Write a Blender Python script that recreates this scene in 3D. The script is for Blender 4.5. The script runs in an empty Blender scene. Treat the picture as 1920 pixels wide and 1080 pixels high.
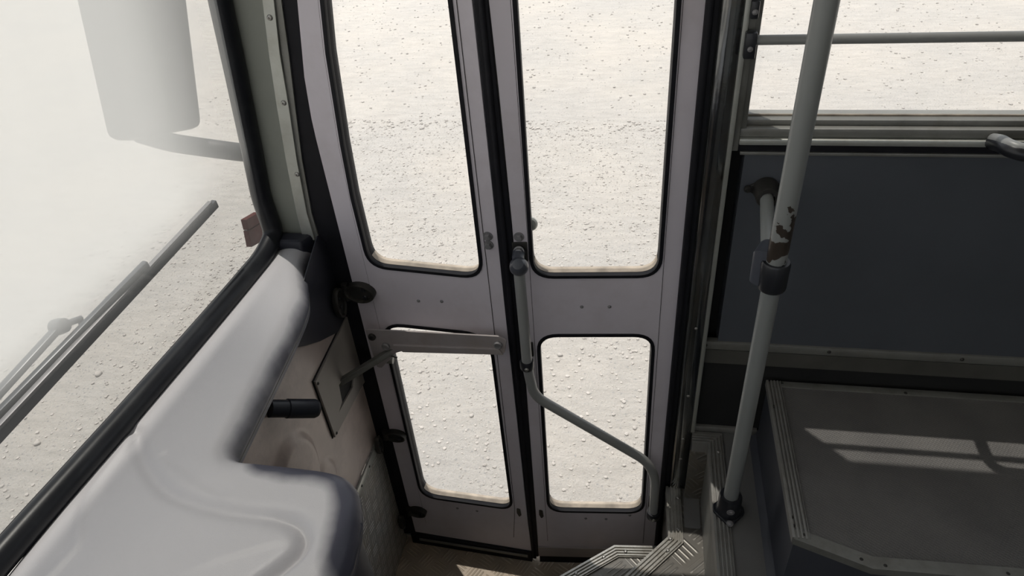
import bpy, bmesh, math, random
from mathutils import Vector, Matrix
random.seed(7)
S = bpy.context.scene
COL = S.collection
PI = math.pi

# ------------------------------------------------------------------ camera
YAW, PITCH, ROLL, FPX = -0.21024183, 0.64623472, -0.08362106, 1326.4
CAM = Vector((0.0, -1.3, 2.1))
_f = Vector((math.sin(YAW)*math.cos(PITCH), math.cos(YAW)*math.cos(PITCH), -math.sin(PITCH)))
_r0 = Vector((math.cos(YAW), -math.sin(YAW), 0)); _u0 = _r0.cross(_f)
_r = _r0*math.cos(ROLL) + _u0*math.sin(ROLL); _u = _r.cross(_f)
cd = bpy.data.cameras.new('camera'); cam = bpy.data.objects.new('camera', cd); COL.objects.link(cam)
cd.sensor_width = 36; cd.lens = 36*FPX/1920; cd.clip_start = 0.02; cd.clip_end = 300
cam.matrix_world = Matrix(((_r.x, _u.x, -_f.x, CAM.x), (_r.y, _u.y, -_f.y, CAM.y), (_r.z, _u.z, -_f.z, CAM.z), (0, 0, 0, 1)))
S.camera = cam
# ------------------------------------------------------------------ light
S.view_settings.view_transform = 'Standard'; S.view_settings.look = 'None'
S.view_settings.exposure = 0.0; S.view_settings.gamma = 1.0; S.view_settings.use_curve_mapping = False
W = bpy.data.worlds.new('sky'); S.world = W; W.use_nodes = True
bg = W.node_tree.nodes['Background']; bg.inputs[1].default_value = 0.85
bg.inputs[0].default_value = (0.88, 0.93, 1.0, 1)
sl = bpy.data.lights.new('sun', 'SUN'); sl.energy = 4.5; sl.angle = 0.0093; sl.color = (1.0, 0.95, 0.88)
so = bpy.data.objects.new('sun', sl); COL.objects.link(so)
SUNDIR = Vector((0.20, -0.212, -1.0)).normalized()
so.rotation_euler = SUNDIR.to_track_quat('-Z', 'Y').to_euler(); so.location = (-3, 3, 12)

# ------------------------------------------------------------------ pixel -> point on a real plane
def ray(x, y): return _r*((x-960)/FPX) + _u*((540-y)/FPX) + _f
def P(px, py, ax, v):
    d = ray(px, py); t = (v-CAM[ax])/d[ax]; return CAM + d*t
def PX(px, py, v): return P(px, py, 0, v)
def PY(px, py, v): return P(px, py, 1, v)
def PZ(px, py, v): return P(px, py, 2, v)

# ------------------------------------------------------------------ materials
MATS = {}
def nt(name):
    m = bpy.data.materials.new(name); m.use_nodes = True; MATS[name] = m
    return m, m.node_tree.nodes, m.node_tree.links, m.node_tree.nodes['Principled BSDF']
def mat(name, col, rough=0.5, metal=0.0, var=0.12, vscale=6, bump=0.0, bscale=200, spec=0.5, dirt=None, dscale=8, damt=0.5, stretch=None):
    m, N, L, b = nt(name)
    tc = N.new('ShaderNodeTexCoord'); co = tc.outputs['Object']
    if stretch:
        mp = N.new('ShaderNodeMapping'); mp.inputs['Scale'].default_value = stretch; L.new(co, mp.inputs[0]); co = mp.outputs[0]
    nz = N.new('ShaderNodeTexNoise'); nz.inputs['Scale'].default_value = vscale; nz.inputs['Detail'].default_value = 6; L.new(co, nz.inputs['Vector'])
    cr = N.new('ShaderNodeValToRGB'); L.new(nz.outputs[0], cr.inputs[0])
    cr.color_ramp.elements[0].position = .3; cr.color_ramp.elements[1].position = .7
    cr.color_ramp.elements[0].color = tuple(c*(1-var) for c in col)+(1,)
    cr.color_ramp.elements[1].color = tuple(min(1, c*(1+var)) for c in col)+(1,)
    out = cr.outputs[0]
    if dirt:
        n2 = N.new('ShaderNodeTexNoise'); n2.inputs['Scale'].default_value = dscale; n2.inputs['Detail'].default_value = 8; n2.inputs['Roughness'].default_value = .7; L.new(co, n2.inputs['Vector'])
        r2 = N.new('ShaderNodeValToRGB'); r2.color_ramp.elements[0].position = .48; r2.color_ramp.elements[1].position = .72; L.new(n2.outputs[0], r2.inputs[0])
        r2.color_ramp.elements[1].color = (damt,)*3+(1,)
        mx = N.new('ShaderNodeMixRGB'); L.new(r2.outputs[0], mx.inputs[0]); L.new(out, mx.inputs[1]); mx.inputs[2].default_value = tuple(dirt)+(1,); out = mx.outputs[0]
    L.new(out, b.inputs['Base Color'])
    b.inputs['Roughness'].default_value = rough; b.inputs['Metallic'].default_value = metal; b.inputs['Specular IOR Level'].default_value = spec
    if bump:
        n3 = N.new('ShaderNodeTexNoise'); n3.inputs['Scale'].default_value = bscale; n3.inputs['Detail'].default_value = 3; L.new(co, n3.inputs['Vector'])
        bp = N.new('ShaderNodeBump'); bp.inputs['Strength'].default_value = bump; bp.inputs['Distance'].default_value = .002; L.new(n3.outputs[0], bp.inputs['Height']); L.new(bp.outputs[0], b.inputs['Normal'])
    return m
def math_node(N, L, op, a, b=None):
    n = N.new('ShaderNodeMath'); n.operation = op
    for i, v in enumerate((a, b)):
        if v is None: continue
        if isinstance(v, (int, float)): n.inputs[i].default_value = v
        else: L.new(v, n.inputs[i])
    return n.outputs[0]
def tread(name, ax, col, cell=0.05, bars=4, lift=.3, rough=.4, metal=.6, height=.0015, strength=1.0, rot=0.0, dirt=(.2, .17, .13)):
    """five-bar tread plate: cells of short parallel bars, neighbours turned across"""
    m, N, L, b = nt(name)
    tc = N.new('ShaderNodeTexCoord'); mp = N.new('ShaderNodeMapping'); L.new(tc.outputs['Object'], mp.inputs[0])
    e = [0, 0, 0]; third = [a for a in (0, 1, 2) if a not in ax][0]; e[third] = rot; mp.inputs['Rotation'].default_value = e
    sp = N.new('ShaderNodeSeparateXYZ'); L.new(mp.outputs[0], sp.inputs[0])
    M = lambda op, a, c=None: math_node(N, L, op, a, c)
    u = M('DIVIDE', sp.outputs[ax[0]], cell); v = M('DIVIDE', sp.outputs[ax[1]], cell)
    par = M('FLOORED_MODULO', M('ADD', M('FLOOR', u), M('FLOOR', v)), 2)
    fu = M('SUBTRACT', M('FRACT', u), .5); fv = M('SUBTRACT', M('FRACT', v), .5)
    # bars run along fu when par = 0, along fv when par = 1
    mixf = lambda a, c: M('ADD', M('MULTIPLY', a, M('SUBTRACT', 1, par)), M('MULTIPLY', c, par))
    along = mixf(fu, fv); across = mixf(fv, fu)
    st = M('SINE', M('MULTIPLY', M('ADD', across, .5), 2*PI*bars))
    st = M('MAXIMUM', M('SUBTRACT', st, .1), 0)
    am = M('MAXIMUM', M('SUBTRACT', .42, M('ABSOLUTE', along)), 0); am = M('MINIMUM', M('MULTIPLY', am, 8), 1)
    cm = M('MAXIMUM', M('SUBTRACT', .44, M('ABSOLUTE', across)), 0); cm = M('MINIMUM', M('MULTIPLY', cm, 20), 1)
    h = M('MULTIPLY', M('MULTIPLY', st, am), cm)
    bp = N.new('ShaderNodeBump'); bp.inputs['Strength'].default_value = strength; bp.inputs['Distance'].default_value = height
    L.new(h, bp.inputs['Height']); L.new(bp.outputs[0], b.inputs['Normal'])
    nz = N.new('ShaderNodeTexNoise'); nz.inputs['Scale'].default_value = 14; nz.inputs['Detail'].default_value = 8; L.new(tc.outputs['Object'], nz.inputs['Vector'])
    cr = N.new('ShaderNodeValToRGB'); L.new(nz.outputs[0], cr.inputs[0]); cr.color_ramp.elements[0].position = .35; cr.color_ramp.elements[1].position = .68
    cr.color_ramp.elements[0].color = tuple(col)+(1,); cr.color_ramp.elements[1].color = tuple(dirt)+(1,)
    mx = N.new('ShaderNodeMixRGB'); L.new(M('MULTIPLY', h, lift), mx.inputs[0]); L.new(cr.outputs[0], mx.inputs[1]); mx.inputs[2].default_value = tuple(min(1, c*2.3) for c in col)+(1,)
    L.new(mx.outputs[0], b.inputs['Base Color'])
    b.inputs['Roughness'].default_value = rough; b.inputs['Metallic'].default_value = metal
    return m
def glass(name, dust_haze=0.05, dust_haze_col=(.9, .9, .86), ramp=None, tint=(.98, .98, .975)):
    m = bpy.data.materials.new(name); m.use_nodes = True; N = m.node_tree.nodes; L = m.node_tree.links; N.clear(); MATS[name] = m
    out = N.new('ShaderNodeOutputMaterial'); tr = N.new('ShaderNodeBsdfTransparent'); tr.inputs[0].default_value = tint+(1,)
    gl = N.new('ShaderNodeBsdfGlossy'); gl.inputs['Roughness'].default_value = .02
    lw = N.new('ShaderNodeLayerWeight'); lw.inputs[0].default_value = .5
    fr = math_node(N, L, 'ADD', math_node(N, L, 'MULTIPLY', math_node(N, L, 'POWER', lw.outputs['Facing'], 5), .9), .03)
    m1 = N.new('ShaderNodeMixShader'); L.new(fr, m1.inputs[0]); L.new(tr.outputs[0], m1.inputs[1]); L.new(gl.outputs[0], m1.inputs[2])
    tl = N.new('ShaderNodeBsdfTranslucent'); tl.inputs[0].default_value = dust_haze_col+(1,)
    m2 = N.new('ShaderNodeMixShader'); L.new(m1.outputs[0], m2.inputs[1]); L.new(tl.outputs[0], m2.inputs[2]); m2.inputs[0].default_value = dust_haze
    if ramp: L.new(ramp(N, L), m2.inputs[0])
    L.new(m2.outputs[0], out.inputs[0]); return m

M_leaf = mat('door_paint', (.60, .56, .605), .42, 0, .06, 3, .1, 90, dirt=(.38, .33, .32), dscale=5, damt=.3)
M_rubber = mat('black_rubber', (.010, .010, .013), .6, 0, .2, 20, .15, 120, spec=.2)
M_gasket = mat('gasket_rubber', (.012, .013, .016), .32, 0, .25, 9, .06, 60, spec=.3, dirt=(.03, .033, .035), dscale=11, damt=.5)
M_dash = mat('dash_plastic', (.47, .465, .485), .42, 0, .05, 2.5, .12, 500, dirt=(.50, .49, .50), dscale=3, damt=.45)
def dash_wear_shade():  # navy tint: shade painted along the rounded edge, plus worn patches
    N = M_dash.node_tree.nodes; L = M_dash.node_tree.links; b = N['Principled BSDF']; src = b.inputs['Base Color'].links[0].from_socket
    at = N.new('ShaderNodeAttribute'); at.attribute_name = 'edge_shade_wear'
    tc = N.new('ShaderNodeTexCoord'); nz = N.new('ShaderNodeTexNoise'); nz.inputs['Scale'].default_value = 13; nz.inputs['Detail'].default_value = 3; L.new(tc.outputs['Object'], nz.inputs['Vector'])
    k = math_node(N, L, 'ADD', math_node(N, L, 'MULTIPLY', at.outputs['Fac'], 1.5), math_node(N, L, 'SUBTRACT', math_node(N, L, 'MULTIPLY', nz.outputs[0], .7), .85))
    mr = N.new('ShaderNodeMapRange'); L.new(k, mr.inputs[0]); mr.inputs[1].default_value = .1; mr.inputs[2].default_value = .8; mr.inputs[4].default_value = .93
    mx = N.new('ShaderNodeMixRGB'); L.new(mr.outputs[0], mx.inputs[0]); L.new(src, mx.inputs[1]); mx.inputs[2].default_value = (.028, .030, .055, 1); L.new(mx.outputs[0], b.inputs['Base Color'])
dash_wear_shade()
M_dashdark = mat('dash_side_plastic', (.018, .019, .028), .5, 0, .2, 6, .1, 300)
M_panel = mat('moulded_brown_grey_panel', (.50, .42, .38), .34, 0, .22, 5, .08, 300, dirt=(.2, .165, .155), dscale=4, damt=.7)
M_cover = mat('cover_plate_paint', (.24, .22, .20), .5, 0, .1, 8)
M_alum = mat('aluminium', (.42, .43, .40), .38, .55, .08, 8, .08, 200, dirt=(.25, .23, .18), dscale=15, damt=.4)
M_band = mat('dark_band', (.07, .068, .06), .6, 0, .2, 10)
M_alumdk = mat('dull_aluminium', (.20, .20, .185), .45, .4, .12, 10, .08, 200, dirt=(.10, .09, .07), dscale=12, damt=.5)
M_step = mat('nosing_aluminium', (.42, .41, .38), .3, .7, .12, 14, .15, 150, dirt=(.2, .17, .13), dscale=20, damt=.6)
M_floornose = mat('floor_nosing', (.27, .265, .25), .45, .4, .12, 14, .1, 150, dirt=(.15, .13, .11), dscale=20, damt=.5)
M_chrome = mat('polished_pillar', (.22, .23, .235), .13, .95, .15, 12, .25, 22, dirt=(.20, .17, .13), dscale=9, damt=.6)
M_pillar = mat('pillar_paint', (.22, .23, .20), .55, 0, .1, 7, .05, 100, dirt=(.10, .10, .08), dscale=7, damt=.3)
M_wall = mat('blue_grey_wall_vinyl', (.066, .073, .086), .62, 0, .1, 4, .2, 700)
M_dark = mat('dark_recess', (.012, .012, .012), .8, 0, .2, 10)
M_floor = mat('floor_vinyl', (.12, .118, .115), .6, 0, .1, 8, .4, 900, dirt=(.08, .075, .07), dscale=6, damt=.4)
M_platside = mat('platform_side', (.038, .041, .052), .55, 0, .1, 8, .15, 500)
M_pole = mat('pole_grey_paint', (.22, .23, .225), .35, 0, .04, 6, .05, 80)
M_rail = mat('rail_grey_paint', (.25, .255, .25), .38, 0, .05, 6, .05, 80)
M_clamp = mat('clamp_plastic', (.06, .065, .08), .3, 0, .1, 10)
M_clampb = mat('clamp_black', (.015, .016, .02), .35, 0, .1, 10)
M_iron = mat('dirty_iron', (.035, .033, .03), .5, .3, .3, 30, .2, 200)
M_arm = mat('arm_paint', (.34, .31, .31), .5, .1, .12, 6, .1, 150, dirt=(.26, .21, .17), dscale=7, damt=.6)
M_hinge = mat('hinge_dark_iron', (.03, .028, .024), .5, .2, .3, 30, .2, 200, dirt=(.07, .06, .045), dscale=25, damt=.5)
M_bolt = mat('bolt_steel', (.35, .34, .32), .35, .8, .1, 60)
M_bolt2 = mat('grey_bolt', (.22, .215, .22), .45, .3, .1, 60)
M_head = mat('lining', (.74, .73, .70), .8, 0, .03)
M_seal = mat('dirty_ledge', (.33, .28, .225), .6, 0, .3, 30, .2, 200)
M_mirror = mat('mirror_black_plastic', (.03, .03, .033), .5, 0)
M_wiper = mat('wiper_black', (.05, .055, .065), .35, .2)
M_refl = mat('marker_red', (.07, .012, .010), .6, 0, .1, 40, spec=.15)
M_white = mat('white_line', (.8, .8, .78), .5)
M_exterior = mat('bus_body_paint', (.7, .7, .68), .4, 0, .03)
M_hose = mat('hose_black', (.018, .022, .032), .38, 0, .1, 30)
M_stepT = tread('step_tread_plate', (0, 1), (.13, .125, .115), .075, 5, rot=.785, height=.001, strength=.8, dirt=(.11,.10,.085))
M_floorT = tread('stepwell_floor_plate', (0, 1), (.34, .29, .23), .055, 5, lift=.35, rot=.5, metal=.15, height=.002, dirt=(.42, .34, .26))
M_wallT = tread('stepwell_wall_plate', (1, 2), (.30, .295, .28), .044, 4, lift=1.0, height=.003, rot=.2, strength=1.0, metal=.2, dirt=(.27, .245, .21))
M_risT = tread('riser_plate', (0, 2), (.20, .19, .17), .05, 4, rot=.785)
M_glass = glass('door_glass', .03)
def wsramp(N, L):
    tc = N.new('ShaderNodeTexCoord'); sp = N.new('ShaderNodeSeparateXYZ'); L.new(tc.outputs['Object'], sp.inputs[0])
    nz = N.new('ShaderNodeTexNoise'); nz.inputs['Scale'].default_value = 1.6; nz.inputs['Detail'].default_value = 5; L.new(tc.outputs['Object'], nz.inputs['Vector'])
    # dusty film plus painted dash-reflection haze: thick above wiper line, thin below and door-side
    def sm(v, a, b, lo, hi):
        mr = N.new('ShaderNodeMapRange'); mr.interpolation_type = 'SMOOTHSTEP'; L.new(v, mr.inputs[0])
        mr.inputs[1].default_value = a; mr.inputs[2].default_value = b; mr.inputs[3].default_value = lo; mr.inputs[4].default_value = hi; return mr.outputs[0]
    y = math_node(N, L, 'ADD', math_node(N, L, 'MULTIPLY', sp.outputs[1], -1), math_node(N, L, 'MULTIPLY', nz.outputs[0], .12))
    h = sm(sp.outputs[2], 1.385, 1.50, 0, 1); w = sm(y, .10, .42, .25, 1)
    return math_node(N, L, 'ADD', math_node(N, L, 'MULTIPLY', math_node(N, L, 'MULTIPLY', h, w), .62), .05)
M_wsglass = glass('windscreen_dust_haze_glass', .4, (.70, .70, .67), wsramp, (.68, .68, .665))

# platform vinyl with fine woven grain
def platmat():
    m, N, L, b = nt('platform_grain_vinyl')
    tc = N.new('ShaderNodeTexCoord'); mp = N.new('ShaderNodeMapping'); mp.inputs['Rotation'].default_value = (0, 0, .6); L.new(tc.outputs['Object'], mp.inputs[0])
    hs = []
    for d in ('X', 'Y'):
        w = N.new('ShaderNodeTexWave'); w.bands_direction = d; w.inputs['Scale'].default_value = 55; w.inputs['Distortion'].default_value = .3; L.new(mp.outputs[0], w.inputs['Vector']); hs.append(w.outputs[1])
    h = math_node(N, L, 'MULTIPLY', hs[0], hs[1])
    bp = N.new('ShaderNodeBump'); bp.inputs['Strength'].default_value = .7; bp.inputs['Distance'].default_value = .001; L.new(h, bp.inputs['Height']); L.new(bp.outputs[0], b.inputs['Normal'])
    nz = N.new('ShaderNodeTexNoise'); nz.inputs['Scale'].default_value = 7; nz.inputs['Detail'].default_value = 7; L.new(tc.outputs['Object'], nz.inputs['Vector'])
    cr = N.new('ShaderNodeValToRGB'); L.new(nz.outputs[0], cr.inputs[0])
    cr.color_ramp.elements[0].position = .3; cr.color_ramp.elements[1].position = .75
    cr.color_ramp.elements[0].color = (.105, .102, .10, 1); cr.color_ramp.elements[1].color = (.15, .145, .138, 1)
    L.new(cr.outputs[0], b.inputs['Base Color']); b.inputs['Roughness'].default_value = .55
    return m
M_plat = platmat()

def groundmat():
    m, N, L, b = nt('pale_gravel_ground')
    tc = N.new('ShaderNodeTexCoord'); co = tc.outputs['Object']
    def noise(s, d=6, r=.6, v=co):
        n = N.new('ShaderNodeTexNoise'); n.inputs['Scale'].default_value = s; n.inputs['Detail'].default_value = d; n.inputs['Roughness'].default_value = r; L.new(v, n.inputs['Vector']); return n.outputs[0]
    mp = N.new('ShaderNodeMapping'); mp.inputs['Rotation'].default_value = (0, 0, -.5); mp.inputs['Scale'].default_value = (1, 4, 1); L.new(co, mp.inputs[0])
    streak = noise(5, 6, .65, mp.outputs[0]); big = noise(.9, 4); fine = noise(70, 6, .8); mid = noise(26, 8, .75)
    # grey grit collects in bands
    s = math_node(N, L, 'ADD', math_node(N, L, 'MULTIPLY', fine, .5), math_node(N, L, 'MULTIPLY', big, .5))
    cr = N.new('ShaderNodeValToRGB'); L.new(s, cr.inputs[0])
    cr.color_ramp.elements[0].position = .38; cr.color_ramp.elements[1].position = .56
    cr.color_ramp.elements[0].color = (.88, .82, .75, 1); cr.color_ramp.elements[1].color = (.78, .745, .705, 1)
    cr2 = N.new('ShaderNodeValToRGB'); L.new(streak, cr2.inputs[0]); cr2.color_ramp.elements[0].position = .35; cr2.color_ramp.elements[1].position = .6
    cr2.color_ramp.elements[0].color = (.88, .88, .88, 1); cr2.color_ramp.elements[1].color = (1, 1, 1, 1)
    mx = N.new('ShaderNodeMixRGB'); mx.blend_type = 'MULTIPLY'; mx.inputs[0].default_value = 1; L.new(cr.outputs[0], mx.inputs[1]); L.new(cr2.outputs[0], mx.inputs[2])
    # small grey chips lying in the sand
    out = mx.outputs[0]
    for sc, lim, colr in ((48, .26, (.42, .42, .43, 1)), (110, .30, (.50, .49, .48, 1))):
        vo = N.new('ShaderNodeTexVoronoi'); vo.inputs['Scale'].default_value = sc; vo.inputs['Randomness'].default_value = 1; L.new(co, vo.inputs['Vector'])
        sr = N.new('ShaderNodeSeparateColor'); L.new(vo.outputs['Color'], sr.inputs[0])
        keep = math_node(N, L, 'GREATER_THAN', math_node(N, L, 'ADD', sr.outputs[0], math_node(N, L, 'MULTIPLY', math_node(N, L, 'SUBTRACT', big, .5), 1.2)), .72)
        near = math_node(N, L, 'LESS_THAN', vo.outputs['Distance'], lim)
        m3 = N.new('ShaderNodeMixRGB'); L.new(math_node(N, L, 'MULTIPLY', math_node(N, L, 'MULTIPLY', keep, near), .5), m3.inputs[0]); L.new(out, m3.inputs[1]); m3.inputs[2].default_value = colr; out = m3.outputs[0]
    L.new(out, b.inputs['Base Color']); b.inputs['Roughness'].default_value = .95; b.inputs['Specular IOR Level'].default_value = .1
    h = math_node(N, L, 'ADD', math_node(N, L, 'MULTIPLY', mid, .6), math_node(N, L, 'ADD', math_node(N, L, 'MULTIPLY', streak, .5), math_node(N, L, 'MULTIPLY', fine, .5)))
    bp = N.new('ShaderNodeBump'); bp.inputs['Strength'].default_value = 1.0; bp.inputs['Distance'].default_value = .035; L.new(h, bp.inputs['Height']); L.new(bp.outputs[0], b.inputs['Normal'])
    return m
M_ground = groundmat()
M_stone = mat('gravel_stone', (.47, .44, .41), .9, 0, .25, 3)

def polemat():
    """grey paint flaked off to brown metal in a patch above the clamp"""
    m, N, L, b = nt('chipped_pole_paint')
    tc = N.new('ShaderNodeTexCoord'); sp = N.new('ShaderNodeSeparateXYZ'); L.new(tc.outputs['Object'], sp.inputs[0])
    nz = N.new('ShaderNodeTexNoise'); nz.inputs['Scale'].default_value = 42; nz.inputs['Detail'].default_value = 4; L.new(tc.outputs['Object'], nz.inputs['Vector'])
    z = sp.outputs[2]
    d = math_node(N, L, 'ABSOLUTE', math_node(N, L, 'SUBTRACT', z, 1.41))
    d = math_node(N, L, 'MULTIPLY', d, 3.4)
    # only the side that gets rubbed (towards the aisle)
    k = math_node(N, L, 'SUBTRACT', nz.outputs[0], d)
    cr = N.new('ShaderNodeValToRGB'); cr.color_ramp.interpolation = 'CONSTANT'; L.new(k, cr.inputs[0]); cr.color_ramp.elements[0].color = (0, 0, 0, 1); cr.color_ramp.elements[1].position = .41; cr.color_ramp.elements[1].color = (1, 1, 1, 1)
    mx = N.new('ShaderNodeMixRGB'); L.new(cr.outputs[0], mx.inputs[0]); mx.inputs[1].default_value = (.22, .23, .225, 1); mx.inputs[2].default_value = (.035, .026, .02, 1)
    L.new(mx.outputs[0], b.inputs['Base Color']); b.inputs['Roughness'].default_value = .36
    return m
M_polechip = polemat()

# ------------------------------------------------------------------ geometry helpers
class MB:
    def __init__(s): s.bm = bmesh.new()
    def faces(s, verts, faces):
        vs = [s.bm.verts.new(v) for v in verts]
        for f in faces:
            try: s.bm.faces.new([vs[i] for i in f])
            except ValueError: pass
        return s
    def box(s, x0, x1, y0, y1, z0, z1, M=None, bev=0):
        b = bmesh.new(); bmesh.ops.create_cube(b, size=1)
        for v in b.verts: v.co = Vector(((x0+x1)/2+v.co.x*(x1-x0), (y0+y1)/2+v.co.y*(y1-y0), (z0+z1)/2+v.co.z*(z1-z0)))
        if bev: bmesh.ops.bevel(b, geom=b.edges[:], offset=bev, segments=2, affect='EDGES', profile=.5)
        return s.add(b, M)
    def add(s, b, M=None):
        if M is not None: bmesh.ops.transform(b, matrix=M, verts=b.verts[:])
        me = bpy.data.meshes.new('t'); b.to_mesh(me); b.free(); s.bm.from_mesh(me); bpy.data.meshes.remove(me); return s
    def mesh(s, me, M=None):
        if M is not None: me.transform(M)
        s.bm.from_mesh(me); bpy.data.meshes.remove(me); return s
    def tube(s, pts, r, seg=16, caps=True, flat=None):
        pts = [Vector(p) for p in pts]; n = len(pts); T = []
        for i in range(n):
            a = pts[max(i-1, 0)]; c = pts[min(i+1, n-1)]; T.append((c-a).normalized())
        up = Vector((0, 0, 1)) if abs(T[0].z) < .9 else Vector((1, 0, 0))
        N0 = T[0].cross(up).normalized(); rings = []
        for i in range(n):
            N0 = (N0 - T[i]*N0.dot(T[i])).normalized(); B = T[i].cross(N0)
            rr = r[i] if isinstance(r, (list, tuple)) else r
            k = flat or 1
            rings.append([s.bm.verts.new(pts[i] + N0*math.cos(2*PI*j/seg)*rr*k + B*math.sin(2*PI*j/seg)*rr) for j in range(seg)])
        for i in range(n-1):
            for j in range(seg):
                s.bm.faces.new([rings[i][j], rings[i][(j+1) % seg], rings[i+1][(j+1) % seg], rings[i+1][j]])
        if caps: s.bm.faces.new(rings[0][::-1]); s.bm.faces.new(rings[-1])
        return s
    def lathe(s, prof, M=None, seg=24):
        b = bmesh.new(); rings = []
        for r, z in prof:
            if r < 1e-6: rings.append([b.verts.new((0, 0, z))])
            else: rings.append([b.verts.new((r*math.cos(2*PI*j/seg), r*math.sin(2*PI*j/seg), z)) for j in range(seg)])
        for A, B in zip(rings, rings[1:]):
            for j in range(seg):
                f = [A[j % len(A)], A[(j+1) % len(A)], B[(j+1) % len(B)], B[j % len(B)]]
                f = list(dict.fromkeys(f))
                if len(f) > 2: b.faces.new(f)
        return s.add(b, M)
    def build(s, name, m, parent=None, smooth=True, ang=35, **tags):
        bmesh.ops.recalc_face_normals(s.bm, faces=s.bm.faces[:])
        me = bpy.data.meshes.new(name); s.bm.to_mesh(me); s.bm.free()
        me.materials.append(m)
        if smooth:
            for p in me.polygons: p.use_smooth = True
            me.set_sharp_from_angle(angle=math.radians(ang))
        o = bpy.data.objects.new(name, me); COL.objects.link(o)
        if parent is not None:
            o.parent = parent; o.matrix_parent_inverse = world(parent).inverted()
        for k, v in tags.items(): o[k] = v
        return o
def world(o):
    M = Matrix.LocRotScale(o.location, o.rotation_euler, o.scale)
    return (world(o.parent) @ o.matrix_parent_inverse @ M) if o.parent else M
def thing(name, label, cat, loc, group=None, kind=None):
    o = bpy.data.objects.new(name, None); COL.objects.link(o); o.location = loc; o.empty_display_size = .05
    o['label'] = label; o['category'] = cat
    if group: o['group'] = group
    if kind: o['kind'] = kind
    return o
def roundpoly(pts, r, n=7):
    """corner-rounded closed polygon; r a number or one per corner"""
    out = []; k = len(pts)
    for i in range(k):
        p = Vector(pts[i]); a = Vector(pts[i-1]); c = Vector(pts[(i+1) % k]); rr = r[i] if isinstance(r, (list, tuple)) else r
        if rr <= 0: out.append(tuple(p)); continue
        da = (a-p).normalized(); dc = (c-p).normalized(); ang = da.angle(dc)
        if ang > 3.0: out.append(tuple(p)); continue
        t = rr/math.tan(ang/2); t = min(t, (a-p).length*.48, (c-p).length*.48)
        A = p+da*t; C = p+dc*t
        for j in range(n+1):
            s = j/n; out.append(tuple(A*(1-s)**2 + p*2*s*(1-s)*(1-.17*0) + C*s*s))
    return out
def plate(polys, thick, bev=0.0):
    """2-D outline with holes -> slab, z from -thick to 0"""
    cu = bpy.data.curves.new('p', 'CURVE'); cu.dimensions = '2D'; cu.fill_mode = 'BOTH'
    for pl in polys:
        sp = cu.splines.new('POLY'); sp.points.add(len(pl)-1); sp.use_cyclic_u = True
        for q, p in zip(sp.points, pl): q.co = (p[0], p[1], 0, 1)
    cu.extrude = thick/2 - bev; cu.bevel_depth = bev; cu.bevel_resolution = 1; cu.offset = -bev
    o = bpy.data.objects.new('p', cu); me = bpy.data.meshes.new_from_object(o)
    bpy.data.objects.remove(o); bpy.data.curves.remove(cu)
    me.transform(Matrix.Translation((0, 0, -thick/2))); return me
def offset_poly(pts, d):
    """grow (+) or shrink (-) a closed polygon"""
    area = sum(pts[i-1][0]*pts[i][1]-pts[i][0]*pts[i-1][1] for i in range(len(pts)))
    sg = 1 if area > 0 else -1; out = []; n = len(pts)
    for i in range(n):
        a = Vector(pts[i-1]); p = Vector(pts[i]); c = Vector(pts[(i+1) % n])
        e1 = (p-a); e2 = (c-p)
        if e1.length < 1e-9: e1 = e2
        if e2.length < 1e-9: e2 = e1
        n1 = Vector((e1.y, -e1.x)).normalized()*sg; n2 = Vector((e2.y, -e2.x)).normalized()*sg
        m = (n1+n2).normalized(); k = 1/max(.4, m.dot(n1)); out.append(tuple(p+m*d*k))
    return out
def face_matrix(O, u, v):
    """columns u, v, u x v"""
    u = Vector(u).normalized(); v = Vector(v).normalized(); n = u.cross(v)
    return Matrix(((u.x, v.x, n.x, O[0]), (u.y, v.y, n.y, O[1]), (u.z, v.z, n.z, O[2]), (0, 0, 0, 1)))
def look(O, n):
    """matrix with local z along n"""
    q = Vector(n).to_track_quat('Z', 'Y'); return Matrix.Translation(O) @ q.to_matrix().to_4x4()
def smoothpath(pts, rad, n=6):
    pts = [Vector(p) for p in pts]; out = [pts[0]]
    for i in range(1, len(pts)-1):
        p = pts[i]; a = pts[i-1]; c = pts[i+1]; t = min(rad, (a-p).length*.45, (c-p).length*.45)
        A = p+(a-p).normalized()*t; C = p+(c-p).normalized()*t
        for j in range(n+1):
            s = j/n; out.append(A*(1-s)**2+p*2*s*(1-s)+C*s*s)
    out.append(pts[-1]); return out
def sweep(mb, path, prof, side=1, close=True):
    """profile (t across, h up) swept along a horizontal polyline with mitres"""
    path = [Vector(p) for p in path]; n = len(path); rings = []
    for i in range(n):
        d1 = (path[i]-path[i-1]).normalized() if i else None; d2 = (path[i+1]-path[i]).normalized() if i < n-1 else None
        d1 = d1 or d2; d2 = d2 or d1
        n1 = Vector((-d1.y, d1.x, 0))*side; n2 = Vector((-d2.y, d2.x, 0))*side; m = (n1+n2).normalized(); k = 1/m.dot(n1)
        rings.append([mb.bm.verts.new(path[i]+m*k*t+Vector((0, 0, h))) for t, h in prof])
    k = len(prof)
    for i in range(n-1):
        for j in range(k if close else k-1):
            mb.bm.faces.new([rings[i][j], rings[i][(j+1) % k], rings[i+1][(j+1) % k], rings[i+1][j]])
    if close: mb.bm.faces.new(rings[0]); mb.bm.faces.new(rings[-1][::-1])
def ridged(w, n=4, h0=.001, h1=.0035, lip=.02):
    prof = [(0, -lip), (-.002, -lip), (-.002, h1)]
    s = w/(2*n)
    for i in range(n):
        a = i*2*s; prof += [(a+s*.9, h1), (a+s*1.1, h0), (a+s*1.9, h0), (a+s*2.1, h1)]
    prof += [(w+.001, h1), (w+.001, -.0005), (0, -.0005)]
    return prof
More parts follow.
